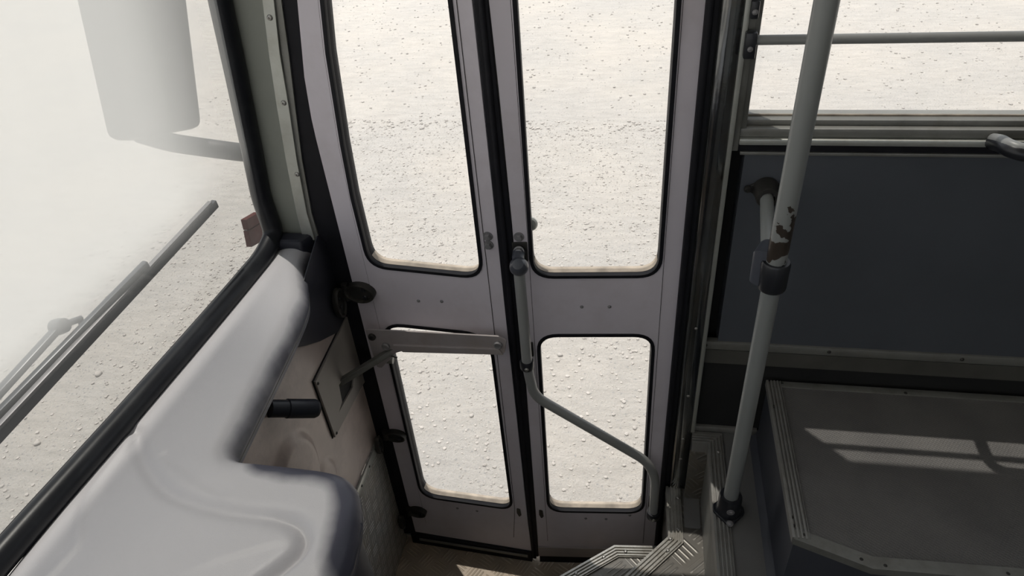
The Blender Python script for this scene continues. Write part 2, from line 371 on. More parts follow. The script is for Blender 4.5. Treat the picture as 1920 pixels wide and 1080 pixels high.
def rivet_mb(O, n, r=.005, h=.003, hole=False):
    prof = [(0, h), (r*.5, h*.93), (r*.85, h*.55), (r, 0), (r, -.002)]
    if hole: prof = [(0, h*.3), (r*.28, h*.3), (r*.36, h), (r*.6, h*.9), (r*.9, h*.5), (r, 0), (r, -.002)]
    return MB().lathe(prof, look(O, n), 14)
def hexbolt(O, n, r=.008, h=.006):
    mb = MB(); mb.lathe([(0, .002), (r*1.35, .002), (r*1.35, 0)], look(O, n), 20)
    mb.lathe([(0, h), (r*.8, h), (r, h*.75), (r, 0)], look(O, n), 6); return mb

# ================================================================== SETTING: ground outside
GZ = -0.36
mb = MB(); mb.faces([(-60, -60, GZ), (60, -60, GZ), (60, 60, GZ), (-60, 60, GZ)], [(0, 1, 2, 3)])
g = mb.build('ground', M_ground, kind='structure'); g['label'] = 'pale sandy gravel ground outside the bus in full sun'

# ================================================================== SETTING: bus body shell
CEIL = 3.0
YW = 0.0       # inside face of the door-side wall
# door-side wall right of the door: upper window zone
XP = 0.185     # window jamb edge
WZ0, WZ1 = 1.512, 2.32
mb = MB()
mb.box(.205, 6.0, .0, .05, .955, 1.452)             # panel
wall = mb.build('wall_right', M_wall, kind='structure')
mb = MB(); mb.box(.165, 6.0, .05, .09, .3, 1.0); mb.box(.165, 6, .05, .09, -.2, .3)
mb.box(.165, 6, .05, .09, 1.0, 1.47); mb.box(.165, 6.0, .05, .09, WZ1+.04, CEIL); mb.box(-.68, .19, .03, .09, 2.42, CEIL)
mb.build('wall_outer', M_dark, kind='structure')
# thin screw-fixed moulding under the panel
tr = MB().box(.17, 6.0, -.006, .012, .945, .968, bev=.002).build('trim_1', M_alumdk, kind='structure')
for px, py in ((1323, 647), (1556, 655), (1807, 667)):
    p = PY(px, py, -.006); rivet_mb((p.x, -.006, .957), (0, -1, 0), .0045, .003).build('screw', M_iron, tr)
MB().box(.165, 6.0, .012, .05, .655, .945).build('trim_2', M_dark, kind='structure')
MB().box(.17, 6.0, -.004, .012, .90, .943).build('trim_3', M_band, kind='structure')
MB().box(.17, .335, .0, .012, .651, .668, bev=.002).build('trim_4', M_floornose, kind='structure')

# side window: sill, jamb, glass, top frame
w1 = bpy.data.objects.new('window_1', None); COL.objects.link(w1); w1.location = (.2, 0, 1.5); w1['kind'] = 'structure'; w1['label'] = 'wide side window right of the door'
mb = MB(); mb.box(.19, 6, -.004, .06, 1.488, 1.505, bev=.0015); mb.box(.19, 6, .012, .06, 1.505, 1.516, bev=.0015)
mb.build('window_sill', M_alumdk, w1)
MB().box(.19, 6, -.012, .03, 1.4745, 1.487, bev=.002).build('sill_strip', M_alum, w1)
MB().box(.19, 6, -.002, .05, 1.458, 1.474).build('sill_gap', M_rubber, w1)
MB().box(.195, 6, -.005, .004, 1.4505, 1.457, bev=.001).build('panel_cap', M_alumdk, w1)
mb = MB(); mb.box(.168, .201, .0, .06, 1.50, 2.36, bev=.002); mb.box(.19, 6, .0, .06, 2.32, 2.37, bev=.002); mb.box(.178, .190, -.008, .0, 1.46, 2.4, bev=.002)
mb.build('window_frame', M_alumdk, w1)
MB().box(.195, 6, .034, .038, 1.51, 2.34).build('pane', M_glass, w1)
MB().box(.19, 6, .03, .034, 1.508, 1.519).build('pane_seal', M_seal, w1)
MB().box(.17, 6, -.005, .05, 2.37, CEIL).build('wall_upper_right', M_head, kind='structure')

# door-side pillar between doorway and window: polished sheet, thin light strip
mb = MB(); prof = []
for i in range(13):
    a = PI*i/12; prof.append((.150-.024*math.cos(a), .0-.022*math.sin(a)))
vs = []
for z in (.432, 2.5): vs += [(x, y, z) for x, y in prof]
mb.faces(vs, [(i, i+1, i+14, i+13) for i in range(12)])
tp = mb.build('trim_5', M_chrome, kind='structure', ang=80)
tp['label'] = 'polished metal pillar sheet between the doorway and the side window'
for z in (.56, .64, .80, 1.02): rivet_mb((.150, -.0215, z), (0, -1, 0), .004, .002).build('rivet', M_bolt, tp)
MB().box(.168, .178, -.016, .03, .66, 2.5, bev=.002).build('trim_6', M_alum, kind='structure')
mb = MB(); mb.box(.104, .128, -.004, .05, .0, 2.5, bev=.003); mb.tube([(.112, -.004, .0), (.112, -.004, 2.5)], .007, 12)
mb.build('trim_7', M_rubber, kind='structure')
MB().box(.128, .172, .0, .05, .0, 2.5).build('wall_pillar', M_dark, kind='structure')

# front pillar between windscreen and doorway
mb = MB()
def strip(pxs, y, y2, m, name, kind='structure', parent=None, ext=True):
    """vertical strip given by (left px, right px, row) samples, on the plane y, depth to y2"""
    L = [PY(a, r, y) for a, b, r in pxs]; R = [PY(b, r, y) for a, b, r in pxs]
    L.sort(key=lambda p: -p.z); R.sort(key=lambda p: -p.z)
    if ext:
        for A in (L, R):
            d = A[0]-A[2]; d = d/d.z; A.insert(0, A[0]+d*(2.9-A[0].z))
    n = len(L); v = [(p.x, y, p.z) for p in L]+[(p.x, y, p.z) for p in R]+[(p.x, y2, p.z) for p in L]+[(p.x, y2, p.z) for p in R]
    f = []
    for i in range(n-1):
        f += [(i, i+1, n+i+1, n+i), (2*n+i, 3*n+i, 3*n+i+1, 2*n+i+1), (i, 2*n+i, 2*n+i+1, i+1), (n+i, n+i+1, 3*n+i+1, 3*n+i)]
    f += [(0, n, 3*n, 2*n), (n-1, 3*n-1, 4*n-1, 2*n-1)]
    b = MB().faces(v, f); return b.build(name, m, parent, ang=50, **({'kind': kind} if not parent else {}))
wf = strip([(400, 505, 0), (440, 527, 160), (478, 557, 300), (505, 580, 400), (520, 596, 455)], .0, .04, M_pillar, 'wall_front')
st = strip([(492, 513, 0), (504, 524, 100), (519, 541, 200), (536, 556, 300), (556, 575, 400), (569, 590, 450)], -.012, .0, M_alum, 'trim_8')
st['label'] = 'pale riveted aluminium strip up the front pillar'
for px, py in ((506, 33), (532, 193), (557, 327), (581, 449)):
    p = PY(px, py, -.012); rivet_mb(p, (0, -1, 0), .006, .003, True).build('rivet', M_bolt, st)
strip([(516, 527, 0), (528, 541, 100), (543, 553, 200), (556, 566, 300), (573, 584, 400), (590, 600, 455)], -.006, .01, M_alumdk, 'trim_9')
strip([(526, 566, 0), (536, 575, 100), (549, 590, 200), (563, 612, 300), (582, 640, 400), (600, 652, 480), (615, 664, 530), (650, 700, 640), (676, 722, 760), (705, 752, 880), (745, 788, 1000)], -.001, .04, M_rubber, 'trim_10')
MB().box(-.86, -.74, .04, .06, -.2, 1.2).build('wall_corner', M_exterior, kind='structure')
MB().box(-.76, -.66, .036, .06, -.1, 2.5).build('wall_jamb', M_dark, kind='structure')

# stepwell walls and floor
MB().box(-.80, .13, -.75, .02, -.03, 0.0).build('floor', M_floorT, kind='structure')
MB().box(-.80, .13, .022, .06, -.06, .004, bev=.003).build('trim_11', M_alumdk, kind='structure')
wm = MB().box(-.735, -.715, -.75, .012, .0, .525).build('wall_stepwell', M_wallT, kind='structure')
wm['label'] = 'tread-plate wall on the front side of the stepwell'
ed = MB().box(-.716, -.711, -.75, .008, .500, .530, bev=.001).build('trim_12', M_alum, kind='structure')
for px, py in ((689, 862), (675, 900)):
    p = PX(px, py, -.711); rivet_mb((-.711, p.y, .515), (1, 0, 0), .004, .002).build('rivet', M_iron, ed)
MB().box(-.80, .245, -.80, -.75, -.03, .65).build('wall_stepwell_inner', M_risT, kind='structure')

# steps (tread plates on risers) with ridged nosings
def slab(name, poly, z0, z1, m, **k):
    return MB().mesh(plate([poly], z1-z0), Matrix.Translation((0, 0, z1))).build(name, m, kind='structure', **k)
def xy(p): return (p.x, p.y)
Z1, Z2, ZF, ZP = .21, .43, .65, .85
s1 = [xy(PZ(1245, 1027, Z1)), xy(PZ(1152, 1025, Z1)), xy(PZ(1055, 1080, Z1))]
d = Vector(s1[2])-Vector(s1[1]); s1e = Vector(s1[1])+d*4
s1path = [(.128, s1[0][1]), s1[1], (max(s1e.x, -.68), s1[1][1]+(max(s1e.x, -.68)-s1[1][0])*d.y/d.x)]
slab('step', [s1path[0], s1path[1], s1path[2], (s1path[2][0], -.75), (.128, -.75)], .0, Z1, M_stepT, label='lower tread-plate step inside the door')
s2 = [(.121, -.018), xy(PZ(1254, 1008, Z2)), xy(PZ(1175, 1080, Z2))]
d2 = Vector(s2[2])-Vector(s2[1]); s2e = Vector(s2[1])+d2*3.2
slab('step', [s2[0], s2[1], tuple(s2e), (s2e.x, -.75), (.214, -.75), (.214, -.018)], Z1+.001, Z2, M_stepT, label='upper tread-plate step beside the polished pillar')
lid = MB().mesh(plate([roundpoly([(.166, -.022), (.208, -.022), (.208, -.145), (.166, -.145)], .006)], .003, .0008), Matrix.Translation((0, 0, Z2+.003))).build('trim_16', M_floor, kind='structure')
def nosing(name, path, w, z, m, side, n=5, lip=.02, rv=(), label=None):
    mb = MB(); sweep(mb, [(p[0], p[1], z) for p in path], ridged(w, 4, .0005, .0055, lip), side)
    o = mb.build(name, m, kind='structure', ang=20)
    if label: o['label'] = label
    for p in rv: rivet_mb((p[0], p[1], z+.003), (0, 0, 1), .006, .005).build('rivet', M_bolt, o)
    return o
nosing('trim_13', s1path, .035, Z1, M_step, 1, 5, .03, [xy(PZ(1132, 1046, Z1)), xy(PZ(1173, 1036, Z1)), xy(PZ(1080, 1077, Z1))], 'ridged aluminium nosing on the lower step')
nosing('trim_14', [s2[0], s2[1], tuple(s2e)], .036, Z2, M_step, 1, 5, .03, [xy(PZ(1252, 1034, Z2)), xy(PZ(1257, 1012, Z2)), xy(PZ(1271, 935, Z2)), xy(PZ(1272, 994, Z2))], 'ridged aluminium nosing on the upper step')
# main floor
slab('floor', [(.214, -.04), (.214, -3.0), (6, -3.0), (6, .048), (.172, .048), (.172, -.04)], .40, ZF, M_floor, label='grey vinyl aisle floor')
slab('floor', [(-1.3, -.80), (.214, -.80), (.214, -3.0), (-1.3, -3.0)], .40, ZF, M_floor)
nosing('trim_15', [(.172, -.042), (.212, -.042), (.212, -.78)], .035, ZF, M_floornose, 1, 5, .03, [xy(PZ(1347, 849, ZF)), (.23, -.42)], 'ridged nosing along the edge of the aisle floor')
MB().box(.168, .2125, -.05, -.040, Z2, ZF-.03).build('wall_riser', M_risT, kind='structure')
MB().box(.2115, .2135, -.75, -.05, Z2, ZF-.02).build('wall_riser_side', M_alumdk, kind='structure')

# raised platform beside the wall
p0 = (.331, -.004); p1 = (.330, -.436); p2 = (.463, -.484); p3 = (3.2, -.42)
pt = thing('platform', 'low raised seat platform with aluminium edging on the right', 'platform', (.33, -.44, ZF))
ppoly = [(p0[0]+.004, p0[1]), (p1[0]+.004, p1[1]+.004), (p2[0]+.004, p2[1]+.004), (p3[0], p3[1]), (3.2, -.004)]
MB().mesh(plate([ppoly], .006), Matrix.Translation((0, 0, ZP))).build('platform_top', M_plat, pt)
sp_ = MB()
out2 = [(p0[0]+.004, -.004), (p1[0]+.004, p1[1]+.004), (p2[0], p2[1]+.004), (p3[0], p3[1]+.004)]
prof = [(0, ZP-.006), (0, ZF+.03), (.004, ZF+.012), (.014, ZF+.003), (.02, ZF+.0005)]
sweep(sp_, [(a, b, 0) for a, b in out2], [(-t, h) for t, h in prof], 1, close=False)
sp_.build('platform_side', M_platside, pt)
e1 = MB(); sweep(e1, [(p0[0], p0[1], ZP), (p1[0], p1[1], ZP)], ridged(.030, 4, .0005, .0055, .012), 1)
e1 = e1.build('edge_trim', M_floornose, pt, ang=20)
e2 = MB(); sweep(e2, [(p1[0], p1[1], ZP), (p2[0], p2[1], ZP), (p3[0], p3[1], ZP)], [(-.002, -.014), (-.002, .004), (.024, .004), (.026, .001), (.026, -.0005), (0, -.0005), (0, -.014)], 1)
e2 = e2.build('edge_trim', M_alumdk, pt)
e4 = MB().box(.34, 3.2, -.022, -.003, ZP-.001, ZP+.003, bev=.001).build('edge_trim', M_alumdk, pt)
for e, lst in ((e1, [(1452, 762), (1484, 969), (1487, 985)]), (e2, [(1508, 1003), (1615, 1049)]), (e2, [(1660, 1061), (1890, 1076)]), (e4, [(1466, 718), (1698, 737)])):
    for q in lst:
        p = PZ(q[0], q[1], ZP+.003); rivet_mb(p, (0, 0, 1), .004, .002).build('screw', M_iron, e)

# rest of the shell the camera does not look at: roof, far wall with windows, back wall, windscreen header
MB().box(-.70, 6, -2.5, .09, CEIL, CEIL+.05).build('ceiling', M_head, kind='structure')
mb = MB(); mb.box(-1.0, 6, -2.45, -2.4, -.2, 1.4); mb.box(-1, 6, -2.45, -2.4, 2.3, CEIL)
mb.box(.9, 6, -2.45, -2.4, 1.4, 2.3); mb.box(-1.0, -.88, -2.45, -2.4, 1.4, 2.3)
mb.build('wall_left', M_head, kind='structure')
MB().box(5.95, 6, -2.45, .09, -.2, CEIL).build('wall_back', M_head, kind='structure')
MB().box(-1.0, 6, -2.45, .09, -.24, -.06).build('floor_underside', M_dark, kind='structure')
MB().box(-.73, -.69, -2.45, .04, 2.86, CEIL).build('wall_header', M_head, kind='structure')

# ================================================================== DOOR LEAVES
def leaf_frame(O, E):
    O = Vector((O[0], O[1], 0)); E = Vector((E[0], E[1], 0)); u = (E-O).normalized(); n = u.cross(Vector((0, 0, 1)))   # n points inward (towards camera)
    return O, u, n
FL = leaf_frame((-.69, 0), (-.285, -.026)); FR = leaf_frame((-.275, -.028), (.125, .008))
def leafM(F, off=0): return face_matrix(F[0]+F[2]*off, F[1], (0, 0, 1))
def LP(F, px, py, off=0):
    """pixel -> (u, z) on the plane of a leaf, off metres inside it"""
    d = ray(px, py); O = F[0]+F[2]*off; t = ((O-CAM).dot(F[2]))/d.dot(F[2]); p = CAM+d*t-O; return (p.dot(F[1]), p.z)
def LW(F, u, z, off=0): return F[0]+F[1]*u+F[2]*off+Vector((0, 0, z))
print('leaf normals', FL[2], FR[2])
def make_leaf(name, label, F, outline, holes, sheet, bolts, hexes, seal_side):
    d = thing(name, label, 'door', LW(F, 0, .05), kind='structure')
    M0 = leafM(F)
    MB().mesh(plate([outline]+holes, .03, .001), M0).build('leaf_frame', M_leaf, d)
    so = offset_poly(sheet, .0012)
    MB().mesh(plate([so]+[offset_poly(h, .001) for h in holes], .0012), leafM(F, .0006)).build('sheet_joint', M_iron, d)
    MB().mesh(plate([sheet]+[offset_poly(h, .0012) for h in holes], .002, .0006), leafM(F, .0022)).build('door_panel', M_leaf, d)
    for i, h in enumerate(holes):
        gk = MB().mesh(plate([offset_poly(h, .0035), offset_poly(h, -.005)], .012, .001), leafM(F, .0055)).build('window_gasket', M_rubber, d)
        MB().mesh(plate([offset_poly(h, .002)], .003), leafM(F, -.020)).build('pane', M_glass, d)
        MB().mesh(plate([offset_poly(h, .001), offset_poly(h, -.0045)], .024, .001), leafM(F, -.0068)).build('window_rim', M_rubber, d)
        hp = offset_poly(h, -.0052); zm = min(p[1] for p in hp); k0 = [p for p in hp if p[1] < zm+.035]; k0.sort(key=lambda p: p[0])
        lv = [LW(F, p[0], p[1]+e, o_) for o_ in (-.008, -.030) for e in (0, -.0012) for p in k0]; nk = len(k0)
        MB().faces(lv, [f for j in range(nk-1) for f in ((j, j+1, 2*nk+j+1, 2*nk+j), (nk+j, nk+j+1, 3*nk+j+1, 3*nk+j), (j, j+1, nk+j+1, nk+j))]).build('window_ledge', M_seal, d)
    for u, z in bolts: rivet_mb(LW(F, u, z, .002), F[2], .0045, .003).build('rivet', M_bolt2, d)
    for u, z in hexes: hexbolt(LW(F, u, z, .0), F[2], .0085, .010).build('bolt', M_bolt2, d)
    return d
oL = [(.014, .055), (.013, .85), (.013, 1.24), (.013, 1.42), (.016, 1.52), (.024, 1.61), (.049, 1.758), (.085, 1.93), (.13, 2.1), (.2, 2.4), (.38, 2.4), (.390, 1.757), (.398, 1.084), (.407, .2), (.412, .055)]
hLu = roundpoly([(.072, 1.149), (.353, 1.142), (.351, 1.83), (.120, 1.83), (.101, 1.757), (.088, 1.658), (.074, 1.465), (.069, 1.336)], [.05, .05, .05, .04, 0, 0, 0, 0])
hLl = roundpoly([(.069, .262), (.363, .268), (.355, .970), (.069, .972)], [.055, .045, .075, .06])
shL = [(.062, .118), (.345, .118), (.352, .3), (.343, 1.2), (.356, 1.25), (.356, 2.33), (.18, 2.33), (.09, 1.757), (.062, 1.465)]
shL = [(.063, .118), (.356, .118), (.369, .27), (.358, 2.32), (.198, 2.32), (.093, 1.757), (.080, 1.658), (.066, 1.465), (.061, 1.3)]
dl = make_leaf('door_1', 'grey folding door leaf on the left, crossed by the operating arm', FL, oL, [hLu, hLl], shL,
     [(.182, 1.056), (.242, 1.061), (.183, .228), (.247, .23)], [(.374, 1.257), (.374, 1.234)], 1)
oR = [(.018, .085), (.019, .85), (.015, 1.29), (.010, 1.59), (.005, 1.757), (.0, 2.4), (.378, 2.4), (.382, 1.74), (.391, 1.1), (.399, .085)]
hRu = roundpoly([(.052, 1.151), (.337, 1.149), (.336, 1.7), (.335, 1.83), (.050, 1.83)], [.05, .05, 0, .05, .05])
hRl = roundpoly([(.057, .276), (.339, .277), (.334, .976), (.056, .977)], [.05, .05, .05, .05])
shR = [(.050, .118), (.345, .118), (.346, .5), (.343, 1.2), (.341, 2.32), (.040, 2.32), (.048, 1.2)]
dr = make_leaf('door_2', 'grey folding door leaf on the right, carrying the bent grab rail', FR, oR, [hRu, hRl], shR,
     [(.163, 1.063), (.227, 1.063), (.169, .242), (.23, .241), (.30, .262)], [(.028, 1.259)], -1)
# scraped marks and bottom seals
for F, d, q in ((FL, dl, (.382, .255)), (FR, dr, (.035, .259))):
    MB().mesh(plate([roundpoly([(q[0]-.006, q[1]+.02), (q[0]+.005, q[1]+.016), (q[0]+.007, q[1]-.012), (q[0], q[1]-.024), (q[0]-.007, q[1]-.004)], .004)], .002, .0005), leafM(F, .002)).build('rusty_catch', M_iron, d)
MB().mesh(plate([[(.0, .0), (.412, .006), (.412, .056), (.0, .046)]], .03, .002), leafM(FL, .008)).build('bottom_seal', M_rubber, dl)
MB().mesh(plate([[(.03, .028), (.40, .034), (.40, .046), (.03, .038)]], .004, .001), leafM(FL, .013)).build('seal_strip', M_alumdk, dl)
MB().mesh(plate([[(.018, .04), (.40, .04), (.40, .088), (.018, .088)]], .012, .001), leafM(FR, .006)).build('bottom_rail', M_arm, dr)
MB().mesh(plate([[(.02, .004), (.39, .004), (.39, .044), (.02, .044)]], .016, .002), leafM(FR, .004)).build('bottom_seal', M_rubber, dr)
# centre rubbers
mb = MB(); M0 = leafM(FL)
mb.mesh(plate([[(.4115, .02), (.425, .02), (.4065, 2.4), (.390, 2.4), (.3975, 1.084)]], .04, .002), leafM(FL, .004))
mb.build('edge_rubber', M_rubber, dl)
mb = MB(); mb.mesh(plate([[(-.002, .03), (.017, .03), (.018, .85), (.014, 1.29), (.004, 1.757), (-.001, 2.4), (-.020, 2.4)]], .03, .002), leafM(FR, .002))
mb.tube([LW(FR, .002, .03, .002), LW(FR, -.003, 1.2, .002), LW(FR, -.014, 2.4, .002)], .006, 12)
mb.build('edge_rubber', M_rubber, dr)
# bent grab rail on the right leaf
RO = .05
def RW(px, py, off=RO): u, z = LP(FR, px, py, off); return LW(FR, u, z, off)
gr = MB(); path = smoothpath([RW(973, 505), RW(989, 690), RW(1000, 742), RW(1218, 868), RW(1229, 892), RW(1225, 962)], .04)
gr.tube(smoothpath([RW(973, 505), RW(985, 640), RW(989, 690), RW(1001, 742), RW(1212, 864), RW(1229, 895), RW(1225, 962)], .035), .0125, 18)
gr = gr.build('grab_rail', M_rail, dr, label='grey bent tube grab rail')
mb = MB(); top = RW(973, 500); mb.lathe([(0, .020), (.012, .018), (.019, .010), (.021, 0), (.019, -.010), (.014, -.018), (0, -.020)], look(top, (0, -.6, .8)))
mb.build('end_cap', M_clamp, gr)
rivet_mb(top+Vector((.002, -.0165, .0105)).lerp(Vector((.003, -.018, -.006)), .5), (0, -.9, .1), .0045, .003, True).build('screw', M_bolt, gr)
mb = MB(); b0 = LW(FR, .026, 1.222, .004); mb.tube([b0, b0+FR[2]*.02, top], [.014, .014, .012], 14); mb.build('bracket', M_clamp, gr)
MB().mesh(plate([roundpoly([(.012, 1.195), (.045, 1.195), (.045, 1.246), (.012, 1.246)], .002)], .004, .001), leafM(FR, .004)).build('bracket_plate', M_iron, gr)
hexbolt(LW(FR, .027, 1.228, .012), (0, -.9, .4), .009, .010).build('bolt', M_bolt2, gr)
def collar(px, py, r=.017, h=.024, tilt=None):
    c = RW(px, py); ax = Vector(tilt or (0, 0, 1)).normalized()
    mb = MB(); mb.lathe([(.012, h/2), (r*.93, h/2), (r, h/2-.003), (r, -h/2+.003), (r*.93, -h/2), (.0, -h/2)], look(c, ax), 24)
    mb.build('collar', M_clampb, gr)
    rivet_mb(c+FR[2]*r+Vector((0, 0, -.002)), FR[2], .005, .003, True).build('screw', M_bolt, gr)
    mb = MB(); p0_ = c+Vector((0, 0, 0)); mb.tube([c, LW(FR, *LP(FR, px-2, py+8, 0), .002)], .009, 12); mb.build('standoff', M_clampb, gr)
collar(988, 683); collar(1225, 964, .019, .026)
for q in ((997, 655), (1219, 940)):
    u, z = LP(FR, *q, .003); MB().mesh(plate([roundpoly([(u-.004, z-.022), (u+.004, z-.022), (u+.004, z+.022), (u-.004, z+.022)], .002)], .006, .001), leafM(FR, .006)).build('slot_cover', M_iron, gr)
# round white knob behind the glass edge of the right leaf
MB().lathe([(0, .004), (.015, .003), (.018, 0), (.018, -.004)], look(LW(FR, .050, 1.268, -.035), FR[2])).build('round_bumper', M_alum, dr)

# ================================================================== DOOR ARM
AO = .045
def AW(px, py, off=AO): return LP(FL, px, py, off)
def part_root(name, loc, parent, label=None):
    o = bpy.data.objects.new(name, None); COL.objects.link(o); o.location = loc; o.empty_display_size = .03
    o.parent = parent; o.matrix_parent_inverse = world(parent).inverted()
    if label: o['label'] = label
    return o
arm = part_root('door_arm', LW(FL, .0, .9, AO), dl, 'grey-painted flat folding arm')
MA = leafM(FL, AO)
body = [AW(684, 618), AW(750, 621), AW(935, 631), AW(950, 638), AW(946, 662), AW(935, 664), AW(760, 657), AW(742, 662), AW(716, 690), AW(707, 689)]
MB().mesh(plate([roundpoly(body, [.004, 0, .008, .008, .008, .004, .01, .01, .006, .006])], .005, .0012), MA).build('arm_plate', M_arm, arm)
fl = [AW(735, 643), AW(935, 651), AW(944, 664), AW(758, 658)]
MB().mesh(plate([[AW(738, 645), AW(936, 652), AW(944, 663), AW(757, 658)]], .012, .002), leafM(FL, AO+.006)).build('arm_flange', M_arm, arm)
for q, r in (((934, 646), .011), ((698, 631), .010), ((724, 649), .011)):
    u, z = AW(*q); o = MB(); o.lathe([(0, .004), (r*.5, .004), (r*.55, .006), (r*.8, .007), (r, .004), (r, 0)], look(LW(FL, u, z, AO), FL[2]), 20); o.build('pivot_bolt', M_iron if r < .0105 else M_bolt2, arm)
u, z = AW(934, 646, 0); mb = MB(); mb.tube([LW(FL, u, z, 0), LW(FL, *AW(934, 646), AO-.004)], .008, 12); mb.build('spacer', M_iron, arm)
# lever from the slot in the cover plate to the arm
la = Vector(PX(632, 722, -.725)); lb = LW(FL, *LP(FL, 742, 655, AO-.01), AO-.01)
def bar(mb, a, b, w, t, up=(0, 0, 1)):
    a = Vector(a); b = Vector(b); d = (b-a).normalized(); s = d.cross(Vector(up)).normalized(); v = s.cross(d)
    M = Matrix(((d.x, s.x, v.x, (a.x+b.x)/2), (d.y, s.y, v.y, (a.y+b.y)/2), (d.z, s.z, v.z, (a.z+b.z)/2), (0, 0, 0, 1)))
    L_ = (b-a).length; mb.box(-L_/2, L_/2, -w/2, w/2, -t/2, t/2, M, bev=min(w, t)*.2)
mb = MB(); bar(mb, la, lb, .008, .016, (0, .35, 1)); bar(mb, la+Vector((0, 0, .011)), lb+Vector((0, 0, .010)), .014, .003, (0, .1, 1)); mb.build('lever', M_alumdk, arm)
mb = MB(); q = LW(FL, *LP(FL, 722, 675, AO-.02), AO-.02); mb.tube([q+Vector((-.012, 0, 0)), q+Vector((.022, 0, .0))], .009, 12); mb.build('clevis', M_alumdk, arm)
mb = MB(); q = LW(FL, *LP(FL, 733, 667, AO), AO); mb.tube([q+Vector((-.01, 0, 0)), q, q+Vector((.016, 0, -.006))], .002, 8); mb.build('split_pin', M_iron, arm)

# ================================================================== DOOR HINGES
def oval(cx, cy, a, b, n=28, tilt=0):
    return [(cx+a*math.cos(t)*math.cos(tilt)-b*math.sin(t)*math.sin(tilt), cy+a*math.cos(t)*math.sin(tilt)+b*math.sin(t)*math.cos(tilt)) for t in [2*PI*i/n for i in range(n)]]
MWALL = face_matrix((-.708, 0, 0), (0, 1, 0), (0, 0, 1))     # u = +y, v = z, normal +x
def hinge(leaf_px, ra, rb, wall_px, wa, wb, label):
    off = .02; cu, cz = LP(FL, *leaf_px, off)
    h = part_root('door_hinge', LW(FL, cu-.03, cz, 0), dl, label)
    lp_ = MB().mesh(plate([oval(cu, cz, ra, rb), oval(cu, cz, ra-.006, rb-.006)], .02, .002), leafM(FL, off)).build('oval_rim', M_hinge, h)
    hp = MB().mesh(plate([oval(cu, cz, ra-.004, rb-.004)], .006, .001), leafM(FL, off-.008)).build('leaf_plate', M_iron, h)
    for dz in (-.010, .010): MB().lathe([(0, .004), (.005, .004), (.0065, .002), (.0065, 0)], look(LW(FL, cu+.012, cz+dz*rb/.022, off-.008), FL[2]), 14).build('bolt', M_clampb, h)
    wp = PX(*wall_px, -.700); wy, wz = min(wp.y, -.012-wa*.6), wp.z
    MB().mesh(plate([oval(wy, wz, wa, wb), oval(wy, wz, wa-.006, wb-.006)], .014, .002), face_matrix((-.697, 0, 0), (0, 1, 0), (0, 0, 1))).build('oval_rim', M_hinge, h)
    hw = MB().mesh(plate([oval(wy, wz, wa-.004, wb-.004)], .006, .001), face_matrix((-.703, 0, 0), (0, 1, 0), (0, 0, 1))).build('wall_plate', M_iron, h)
    for dz in (-.012, .012): MB().lathe([(0, .004), (.005, .004), (.0065, .002), (.0065, 0)], look((-.703, wy, wz+dz), (1, 0, 0)), 14).build('bolt', M_clampb, h)
    k = LW(FL, max(cu-ra*.9, -.012), cz, .012)
    MB().tube([k+Vector((0, 0, -rb*.9)), k+Vector((0, 0, rb*.9))], .008, 14).build('hinge_pin', M_iron, h)
    return h
hinge((672, 553), .040, .027, (640, 568), .026, .042, 'uppermost black oval door hinge, level with the upper windows')
hinge((739, 822), .033, .019, (713, 835), .016, .034, 'middle black oval door hinge, beside the lower left window')
hinge((781, 965), .030, .018, (757, 975), .012, .034, 'lowest black oval door hinge, just above the stepwell floor')

# ================================================================== FRONT: dash
def catmull(pts, n=8):
    out = []
    P_ = [pts[0]]+list(pts)+[pts[-1]]
    for i in range(1, len(P_)-2):
        for j in range(n):
            t = j/n; a, b, c, d_ = [Vector(P_[i+k]) for k in (-1, 0, 1, 2)]
            out.append(tuple(.5*((2*b)+(c-a)*t+(2*a-5*b+4*c-d_)*t*t+(3*b-a-3*c+d_)*t**3)))
    out.append(tuple(pts[-1])); return out
ZD = 1.22; RD = .038
edge_px = [(606, 458), (592, 492), (580, 520), (582, 560), (582, 590), (563, 641), (520, 733), (487, 802), (460, 858), (452, 878), (462, 889), (500, 893), (560, 900), (620, 908), (655, 918), (676, 938), (684, 970), (682, 1010), (668, 1075)]
inner = [xy(PZ(x, y, ZD-RD-.018)) for x, y in edge_px]
lx, ly = inner[-1]
inner_s = catmull(inner, 4)
outline = [(-.80, -.006)]+inner_s+[(lx-.02, -1.05), (lx-.05, -1.35), (-.5, -2.1), (-.6, -2.38), (-.93, -2.38), (-.93, -1.9), (-.875, -.9), (-.86, -.4), (-.835, -.05)]
def seg_dist(p, poly):
    best = 1e9; bp = None
    for i in range(len(poly)):
        a = poly[i-1]; b = poly[i]; dx = b[0]-a[0]; dy = b[1]-a[1]; l = dx*dx+dy*dy
        t = 0 if l == 0 else max(0, min(1, ((p[0]-a[0])*dx+(p[1]-a[1])*dy)/l)); qx = a[0]+dx*t; qy = a[1]+dy*t
        dd = (p[0]-qx)**2+(p[1]-qy)**2
        if dd < best: best = dd; bp = (qx, qy)
    return math.sqrt(best), bp
def inside(p, poly):
    c = False
    for i in range(len(poly)):
        a = poly[i-1]; b = poly[i]
        if (a[1] > p[1]) != (b[1] > p[1]) and p[0] < (b[0]-a[0])*(p[1]-a[1])/(b[1]-a[1])+a[0]: c = not c
    return c
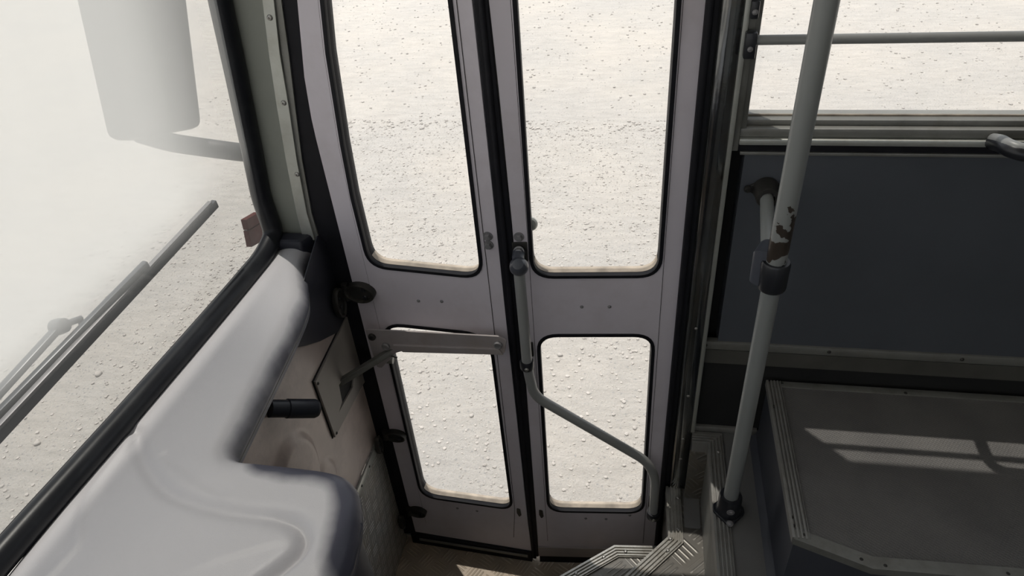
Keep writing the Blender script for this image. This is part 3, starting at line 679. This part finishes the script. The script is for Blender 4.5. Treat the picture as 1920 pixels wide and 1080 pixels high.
def polyline_dist(p, pts):
    best = 1e9; sd = 0
    for i in range(1, len(pts)):
        a = pts[i-1]; b = pts[i]; dx = b[0]-a[0]; dy = b[1]-a[1]; l = dx*dx+dy*dy
        t = max(0, min(1, ((p[0]-a[0])*dx+(p[1]-a[1])*dy)/l)); qx = a[0]+dx*t; qy = a[1]+dy*t; dd = math.hypot(p[0]-qx, p[1]-qy)
        if dd < best: best = dd; sd = (dx*(p[1]-a[1])-dy*(p[0]-a[0])); par = (i-1+t)/(len(pts)-1)
    return best, (1 if sd > 0 else -1), par
grA = catmull([xy(PZ(x, y, ZD)) for x, y in [(252, 812), (215, 860), (168, 925), (149, 975), (146, 1015), (110, 1060), (60, 1110)]])
grB = catmull([xy(PZ(x, y, ZD)) for x, y in [(254, 808), (268, 860), (292, 900), (330, 930), (400, 952), (460, 963), (520, 970), (556, 982), (569, 1002), (560, 1030), (525, 1062), (480, 1095), (440, 1140)]])
grC = catmull([xy(PZ(x, y, ZD)) for x, y in [(305, 850), (340, 872), (375, 898), (420, 925)]])
def dash_h(x, y, d):
    z = ZD
    if d < RD: z -= RD-math.sqrt(max(0, RD*RD-(RD-d)**2))
    if -1.15 < y < -.45:
        db, sg, par = polyline_dist((x, y), grB); dep = .0065+.012*max(0, min(1, (par-.45)/.25))
        z -= dep*math.exp(-(db/.011)**2)
        z -= (dep*.35)*(1/(1+math.exp(-sg*-db/.008)))*max(0, min(1, 1-db/.12)) if db < .12 else 0
        da, sg, par = polyline_dist((x, y), grA); z += .0035*math.exp(-(da/.006)**2)*(1 if 0 < par < 1 else .0)
        dc, sg, par = polyline_dist((x, y), grC); z -= .002*math.exp(-(dc/.010)**2)*(1 if 0 < par < 1 else 0)
    return z
def height_sheet(poly, x0, x1, y0, y1, step, drop, hfun):
    nx = int((x1-x0)/step)+1; ny = int((y1-y0)/step)+1; vs = {}; bm_v = []; mb = MB()
    grid = {}
    for j in range(ny):
        y = y0+(y1-y0)*j/(ny-1)
        for i in range(nx):
            x = x0+(x1-x0)*i/(nx-1); d_, q = seg_dist((x, y), poly); ins = inside((x, y), poly)
            if not ins and d_ > step*2.3: continue
            if ins: grid[i, j] = mb.bm.verts.new((x, y, hfun(x, y, d_)))
            else: grid[i, j] = mb.bm.verts.new((q[0], q[1], hfun(q[0], q[1], 0)-min(d_, .004)*.5))
    for (i, j), v in list(grid.items()):
        k = [(i, j), (i+1, j), (i+1, j+1), (i, j+1)]
        if all(c in grid for c in k):
            mb.bm.faces.new([grid[c] for c in k])
    return mb
dash = thing('dashboard', 'large grey moulded dashboard top under the windscreen', 'dashboard', (-.72, -.7, .65))
MBd = height_sheet(outline, -.95, -.30, -1.16, .01, .0055, 3.0, dash_h)
sk_o = [p for p in outline if p[1] > -1.16 and p[0] > -.815]
for a, b in zip(sk_o, sk_o[1:]):
    MBd.faces([(a[0], a[1], ZD-RD+.001), (b[0], b[1], ZD-RD+.001), (b[0]-.004, b[1], ZD-RD-.022), (a[0]-.004, a[1], ZD-RD-.022)], [(0, 1, 2, 3)])
MBd.mesh(plate([[(p[0]-.003, p[1]) for p in sk_o]+[(-.88, -1.15), (-.86, -.006)]], .004), Matrix.Translation((0, 0, ZD-RD-.018)))
bmesh.ops.remove_doubles(MBd.bm, verts=MBd.bm.verts[:], dist=.0004)
dt = MBd.build('dashboard_top', M_dash, dash, ang=80)
wa = dt.data.attributes.new('edge_shade_wear', 'FLOAT', 'POINT'); podline = inner_s[36:]
for i_, v_ in enumerate(dt.data.vertices):
    dd, _, _ = polyline_dist((v_.co.x, v_.co.y), inner_s); dp, _, pr = polyline_dist((v_.co.x, v_.co.y), inner_s[46:])
    wa.data[i_].value = max(max(0, 1-dd/.035)*.8, max(0, 1-max(0, dp-.02)/.05)*1.0)  # inner edge carries painted rounding shade, pod line carries the wear
# the nearer part of the top, out of view, as a coarser slab
near = [(lx-.0263, -1.157), (lx-.05, -1.35), (-.5, -2.1), (-.6, -2.38), (-.93, -2.38), (-.93, -1.9), (-.884, -1.157)]
MB().mesh(plate([near], .05, .004), Matrix.Translation((0, 0, ZD))).build('dashboard_top_far_side', M_dash, dash)
# body below the top
podpoly = offset_poly(outline, -.012)
pod = [p for p in podpoly]
body_poly = [(-.92, -2.36), (-.62, -2.36), (-.52, -2.1), (lx-.07, -1.35), (lx-.035, -1.05)]+[(p[0]-.012, p[1]-.012) for p in [inner[-1], inner[-2], inner[-3], inner[-4]]]+[(-.45, inner[-6][1]-.03), (-.72, inner[-6][1]-.02), (-.80, inner[-6][1]-.02), (-.88, -.9)]
MB().mesh(plate([body_poly], .52, .003), Matrix.Translation((0, 0, ZD-.035))).build('dashboard_body', M_dashdark, dash)

# moulded side panel of the dash facing the steps, with two pressed-out rounds
PPX = -.72
c1 = PX(556, 905, PPX); c2 = PX(612, 905, PPX)
def panel_x(y, z):
    x = PPX
    for c, ry, rz, h in ((c1, .095, .115, .016), (c2, .050, .060, .008)):
        r = math.hypot((y-c.y)/ry, (z-c.z)/rz)
        x += h*max(0, min(1, (1-r)*5+.5))**1 if r < 1.1 else 0
    return x
mb = MB(); ny, nz = 110, 100; V = []
for j in range(nz):
    for i in range(ny):
        y = -.86+.862*i/(ny-1); z = .526+(ZD-RD-.022-.526)*j/(nz-1); V.append((panel_x(y, z), y, z))
mb.faces(V, [(j*ny+i, j*ny+i+1, (j+1)*ny+i+1, (j+1)*ny+i) for j in range(nz-1) for i in range(ny-1)])
mb.build('side_panel', M_panel, dash, ang=80, label='scuffed brown-grey moulded side of the dashboard')
# thin metal lip under the overhang
mb = MB(); lipp = [Vector((a[0]-.003, a[1], ZD-RD-.010)) for a in inner_s[12:42]]
mb.tube(lipp, .0022, 8); mb.build('edge_lip', M_alumdk, dash)
# dark end moulding behind the dash corner, and the shade plate
mb = MB(); mb.mesh(plate([roundpoly([(-.855, -.05), (-.755, -.045), (-.735, -.0015), (-.84, -.0015)], .012)], .06, .01), Matrix.Translation((0, 0, ZD+.018)))
mb.build('corner_moulding', M_dashdark, dash)
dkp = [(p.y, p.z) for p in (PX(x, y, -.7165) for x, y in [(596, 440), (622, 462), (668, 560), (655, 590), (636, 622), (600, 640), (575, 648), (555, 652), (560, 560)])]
MB().mesh(plate([roundpoly(dkp, .012)], .003, .001), face_matrix((-.7165, 0, 0), (0, 1, 0), (0, 0, 1))).build('side_shade_plate', M_dashdark, dash)  # dark plate stands in for the soft shade on the panel by the door

# black hose end
t0 = PX(505, 766, PPX+.004); t1 = PX(592, 766, PPX+.066)
ho = part_root('hose_end', t0, dash, 'black rubber hose end')
MB().tube([t0, t0.lerp(t1, .35), t0.lerp(t1, .37), t0.lerp(t1, .97), t1], [.0185, .0185, .0205, .0205, .019], 28).build('sleeve', M_hose, ho)
dn = (t1-t0).normalized()
MB().lathe([(.019, 0), (.018, .003), (.012, .003), (.011, -.001), (0, -.001)], look(t1, dn), 28).build('end_ring', M_clampb, ho)

# cover plate with slot for the door arm lever
XC = -.712
cp = part_root('cover_plate', PX(610, 760, XC), dash, 'angular grey metal cover plate with a slot')
def CU(px, py): p = PX(px, py, XC); return (p.y, p.z)
MC = face_matrix((XC, 0, 0), (0, 1, 0), (0, 0, 1))
outl = [CU(592, 716), CU(629, 820), CU(676, 730), CU(694, 700), CU(668, 600), CU(652, 592)]
slot = [CU(636, 722), CU(650, 702), CU(664, 694), CU(662, 726), CU(652, 744), CU(636, 772), CU(642, 754)]
MB().mesh(plate([outl, slot], .006, .001), MC).build('plate', M_cover, cp)
MB().mesh(plate([offset_poly(outl, .003)], .002), face_matrix((XC-.0062, 0, 0), (0, 1, 0), (0, 0, 1))).build('backing', M_dark, cp)
for q in ((596, 719), (631, 812)):
    p = PX(*q, XC); rivet_mb(p, (1, 0, 0), .004, .003).build('screw', M_iron, cp)

# ================================================================== WINDSCREEN
bot = [PZ(x, y, ZD+.008) for x, y in [(500, 474), (440, 546), (375, 622), (300, 708), (235, 782), (160, 866), (90, 944), (15, 1027)]]
bx = [p.x for p in bot]; by = [p.y for p in bot]
def gx(y):
    if y >= by[0]: return bx[0]
    if y <= by[-1]: return bx[-1]-.03*(by[-1]-y)
    for i in range(len(by)-1):
        if by[i] >= y >= by[i+1]: s = (by[i]-y)/(by[i]-by[i+1]); s = s; return bx[i]*(1-s)+bx[i+1]*s
ver = [PY(x, y, -.012) for x, y in [(413, 0), (441, 130), (466, 250), (490, 370), (505, 452)]]
ver.sort(key=lambda p: p.z)
RAKE = (ver[-1].x-ver[0].x)/(ver[-1].z-ver[0].z)
w2 = bpy.data.objects.new('window_2', None); COL.objects.link(w2); w2.location = (-.87, -.9, 1.22); w2['kind'] = 'structure'; w2['label'] = 'dusty windscreen with painted reflection haze above the dashboard'
mb = MB(); ys = [-.012-2.3*i/60 for i in range(61)]; V = []
zb = ZD-.01
for k in range(2):
    z = (zb, 2.87)[k]
    V += [(gx(y)-.022+RAKE*(z-ZD), y, z) for y in ys]
mb.faces(V, [(i, i+1, 61+i+1, 61+i) for i in range(60)])
mb.build('pane', M_wsglass, w2, ang=80)
vt = [Vector((p.x, -.012, p.z)) for p in ver]; dv = (vt[-1]-vt[0]).normalized()
bpath = [Vector((gx(y), y, ZD+.006)) for y in [-.10-.07*i for i in range(32)]]
corner = vt[0]
path = smoothpath([vt[-1]+dv*(2.87-vt[-1].z)/dv.z]+vt[::-1][:-1]+[Vector((gx(-.03)-.004, -.02, ZD+.02))]+bpath, .025, 4)
MB().tube(path, .0225, 20, flat=1.0).build('gasket', M_gasket, w2, ang=80)
MB().tube([p+Vector((-.010, .002, .010)) for p in path], .009, 12).build('gasket_lip', M_rubber, w2, ang=80)
# outer skin below the windscreen
MB().box(-.955, -.935, -2.45, .04, -.2, 1.13).build('wall_nose', M_exterior, kind='structure')

# ================================================================== OUTSIDE THINGS
wb = thing('wiper', 'long windscreen wiper blade resting across the outside of the glass', 'wiper', PX(200, 600, -.93))
tipw = PX(404, 381, -.862); endw = PX(-60, 878, -.925)
mb = MB(); bar(mb, tipw, endw, .012, .018); mb.build('wiper_blade', M_wiper, wb)
up_ = Vector((.0, 0, .014))
mb = MB(); bar(mb, tipw.lerp(endw, .02)+up_*.8, endw+up_*.8, .010, .006); mb.build('blade_spine', M_bolt2, wb)
a0 = PX(112, 612, -.93); a1 = PX(-60, 800, -.96); a2 = tipw.lerp(endw, .34)+up_*1.5
mb = MB(); bar(mb, a2, PX(-60, 835, -.945), .012, .014); bar(mb, a0, a1, .014, .012); mb.build('wiper_arm', M_wiper, wb)
mb = MB(); mb.lathe([(0, .014), (.012, .012), (.014, 0), (.014, -.01)], look(a0, (1, 0, .3))); mb.tube([a0, PX(150, 598, -.93), PX(158, 620, -.93)], .006, 10); mb.build('wiper_pivot', M_wiper, wb)
XM = -1.25
mi = thing('wing_mirror', 'large dark rounded mirror hanging outside the windscreen', 'mirror', PX(290, 250, XM))
def MU(px, py): p = PX(px, py, XM); return (p.y, p.z)
mp_ = [MU(150, -60), MU(330, -60), MU(345, 60), MU(361, 235), MU(355, 240), MU(235, 264), MU(205, 235)]
mo = roundpoly([MU(150, -60), MU(325, -60), MU(362, 240), MU(222, 266)], [.02, .02, .035, .03])
MB().mesh(plate([mo], .07, .02), face_matrix((XM+.035, 0, 0), (0, 1, 0), (0, 0, 1))).build('mirror_head', M_mirror, mi)
mb = MB(); mb.tube(smoothpath([PX(262, 250, XM), PX(320, 268, XM+.02), PX(445, 285, -1.08), PX(600, 300, -1.0)], .05), .025, 16); mb.build('mirror_arm', M_mirror, mi)
rf = thing('marker_reflector', 'small dark red marker reflector outside the lower windscreen corner', 'reflector', PX(475, 430, -.93))
def RU(px, py): p = PX(px, py, -.93); return (p.y, p.z)
MR = face_matrix((-.925, 0, 0), (0, 1, 0), (0, 0, 1))
for a in ([(458, 412), (482, 398), (487, 416), (463, 431)], [(463, 433), (487, 418), (496, 448), (469, 463)]):
    MB().mesh(plate([[RU(*q) for q in a]], .015, .001), MR).build('lens', M_refl, rf)
MB().mesh(plate([[RU(*q) for q in [(461, 413), (500, 390), (508, 440), (470, 458)]]], .006), face_matrix((-.933, 0, 0), (0, 1, 0), (0, 0, 1))).build('backing', M_white, rf)

# ================================================================== GRAB POLE
gp = thing('grab_pole', 'upright grey grab pole with chipped paint and diagonal wall brace', 'grab pole', (.245, -.242, ZF))
PXY = (.245, -.242)
MB().tube([(*PXY, ZF+.004), (*PXY, 1.33)], .0165, 28).build('pole_tube', M_pole, gp)
MB().tube([(*PXY, 1.33), (*PXY, CEIL-.02)], .0172, 28).build('pole_tube', M_polechip, gp, label='upper tube with flaked paint')
ff = MB(); base = roundpoly([(.245, -.290), (.281, -.250), (.281, -.232), (.245, -.200), (.209, -.232), (.209, -.250)], [.012, .02, .02, .012, .02, .02])
ff.mesh(plate([base], .007, .002), Matrix.Translation((0, 0, ZF+.011)))
ff.lathe([(.0175, .055), (.024, .055), (.026, .050), (.0265, .012), (.030, .002), (.030, 0)], Matrix.Translation((*PXY, ZF+.009)))
ff = ff.build('floor_flange', M_clampb, gp)
hexbolt((.245, -.282, ZF+.011), (0, 0, 1), .006, .005).build('bolt', M_bolt2, ff)
hexbolt((.245, -.2685, ZF+.036), (0, -1, .0), .0065, .005).build('bolt', M_bolt2, ff)
# clamp joining brace to pole
cl = MB(); cl.lathe([(.0178, .024), (.023, .024), (.0250, .020), (.0250, -.030), (.0235, -.034), (.0178, -.034)], Matrix.Translation((*PXY, 1.345)))
cl = cl.build('clamp', M_clampb, gp)
b_in = Vector((.237, -.215, 1.352)); wallp = PY(1435, 352, -.0); wallp.y = 0
fdir = (Vector((wallp.x, -.03, wallp.z))-b_in).normalized()
sk = MB(); sk.tube([Vector((.226, -.232, 1.318)), Vector((.2255, -.229, 1.372)), b_in+fdir*.03], [.0185, .0185, .0175], 20); sk.build('socket', M_clamp, cl)
MB().tube([b_in+fdir*.02, Vector((wallp.x, -.02, wallp.z))], .0128, 20).build('brace_tube', M_pole, gp)
wfm = MB(); W0 = Vector((wallp.x, 0, wallp.z))
wfm.mesh(plate([roundpoly([(-.045, 0), (0, .024), (.045, 0), (0, -.024)], .014)], .006, .002), face_matrix(W0+Vector((0, -.006, 0)), (1, 0, 0), (0, 0, 1)))
wfm.lathe([(.013, .04), (.021, .04), (.0225, .036), (.0235, .008), (.026, 0)], look(W0+Vector((0, -.004, 0)), (0, -1, 0)))
wfm = wfm.build('wall_flange', M_iron, gp, label='dark brown flange on the wall')
for dx in (-.034, .034): hexbolt(W0+Vector((dx, -.006, 0)), (0, -1, 0), .006, .005).build('bolt', M_iron, wfm)

# window guard bar
gb = thing('window_guard_bar', 'thin grey horizontal guard bar across the side window', 'bar', (.2, -.015, 1.685))
MB().tube([(.185, -.018, 1.676), (5.8, -.018, 1.676)], .0085, 16).build('bar', M_rail, gb)
bk = MB().box(.174, .194, -.030, -.008, 1.646, 1.692, bev=.003).build('bracket', M_clampb, gb)
rivet_mb((.184, -.030, 1.664), (0, -1, 0), .005, .003, True).build('screw', M_bolt2, bk)
bk2 = MB().box(.178, .192, -.022, -.008, 1.712, 1.742, bev=.003).build('bracket', M_clampb, gb)
rivet_mb((.185, -.022, 1.724), (0, -1, 0), .005, .003).build('screw', M_bolt2, bk2)

# curved grab handle under the window at the frame's right edge
hd = thing('grab_handle', 'curved black and grey grab handle below the side window, far right', 'grab_handle', (.64, -.03, 1.47))
hp_ = [PY(1862, 268, -.012), PY(1878, 272, -.05), PY(1895, 281, -.075), PY(1925, 289, -.088), PY(1980, 291, -.09), PY(2040, 291, -.09), PY(2075, 285, -.06), PY(2090, 280, -.012)]
hp_ = catmull([tuple(p) for p in hp_], 5)
MB().tube(hp_, .013, 16, flat=1.0).build('grip', M_clampb, hd)
MB().tube([Vector(p)+Vector((0, .003, .006)) for p in hp_], .0105, 14).build('grip_inlay', M_rail, hd)

# ================================================================== GRAVEL
def rock_mesh(r, seed, sub=1):
    rnd = random.Random(seed); b = bmesh.new(); bmesh.ops.create_icosphere(b, subdivisions=sub, radius=1)
    for v in b.verts: v.co *= rnd.uniform(.75, 1.15)
    vs = [(v.co.x*r, v.co.y*r*rnd.uniform(.8, .9), v.co.z*r*.55) for v in b.verts]; fs = [tuple(v.index for v in f.verts) for f in b.faces]; b.free(); return vs, fs
protos = [rock_mesh(1, s) for s in range(6)]
verts = []; faces = []
for i in range(24000):
    t = random.random()
    if i < 16000: x = random.uniform(-2.6, 2.2); y = random.uniform(.12, 4.2)
    elif i < 20500: x = random.uniform(-4.2, 4.2); y = random.uniform(2, 9)
    else: x = random.uniform(-3.6, -1.1); y = random.uniform(-.6, 2.5)
    r = .003+.009*random.random()**3.5; r *= 1 if y < 4 else 1.5
    vs, fs = protos[i % 6]; a = random.uniform(0, 6.28); c, s = math.cos(a), math.sin(a); k = len(verts)
    verts += [(x+(v[0]*c-v[1]*s)*r, y+(v[0]*s+v[1]*c)*r, GZ+v[2]*r+r*.25) for v in vs]
    faces += [(f[0]+k, f[1]+k, f[2]+k) for f in fs]
me = bpy.data.meshes.new('gravel'); me.from_pydata(verts, [], faces); me.materials.append(M_stone)
go = bpy.data.objects.new('gravel', me); COL.objects.link(go); go['kind'] = 'stuff'; go['label'] = 'loose pale grit scattered over the ground outside'; go['category'] = 'gravel'
pebpx = [(1050, 666, 12, 'angular stone near the top of the right lower door window, left of its middle'),
 (884, 780, 10, 'rounded stone near the right side of the left lower door window, halfway down'),
 (770, 785, 8, 'stone at the left edge of the left lower door window, halfway down'),
 (788, 698, 8, 'thin flat stone just under the door arm in the left lower door window'),
 (1190, 803, 10, 'round stone above the bent grab rail near the right edge of the lower window'),
 (1170, 873, 8, 'stone just below the bent grab rail in the right lower door window'),
 (1105, 903, 7, 'small stone in the middle of the right lower door window under the rail'),
 (1160, 940, 9, 'stone at the bottom right corner of the right lower door window'),
 (940, 913, 7, 'stone at the bottom right corner of the left lower door window'),
 (185, 702, 14, 'largest stone between the wiper and the black windscreen gasket'),
 (70, 832, 12, 'stone between wiper and gasket at the far left edge'),
 (140, 670, 7, 'small stone just below the wiper, up and left of the largest one'),
 (1097, 430, 8, 'stone low in the upper window of the right door leaf'),
 (995, 145, 7, 'stone near the left edge high in the right leaf upper window')]
rv, rfc = rock_mesh(1, 77, 2)
pm = bpy.data.meshes.new('pebble'); pm.from_pydata([(a*.02, b*.02, c*.02) for a, b, c in rv], [], rfc); pm.materials.append(M_stone)
for p in pm.polygons: p.use_smooth = True
for i, (px, py, w, lab) in enumerate(pebpx):
    q = PZ(px, py, GZ); o = bpy.data.objects.new('pebble', pm); COL.objects.link(o)
    k = w*(q-CAM).length/FPX/2/.02; o.scale = (k, k, k); o.rotation_euler = (0, 0, i*1.3); o.location = (q.x, q.y, GZ+.004*k)
    o['label'] = lab; o['category'] = 'stone'; o['group'] = 'larger stones on the ground outside'
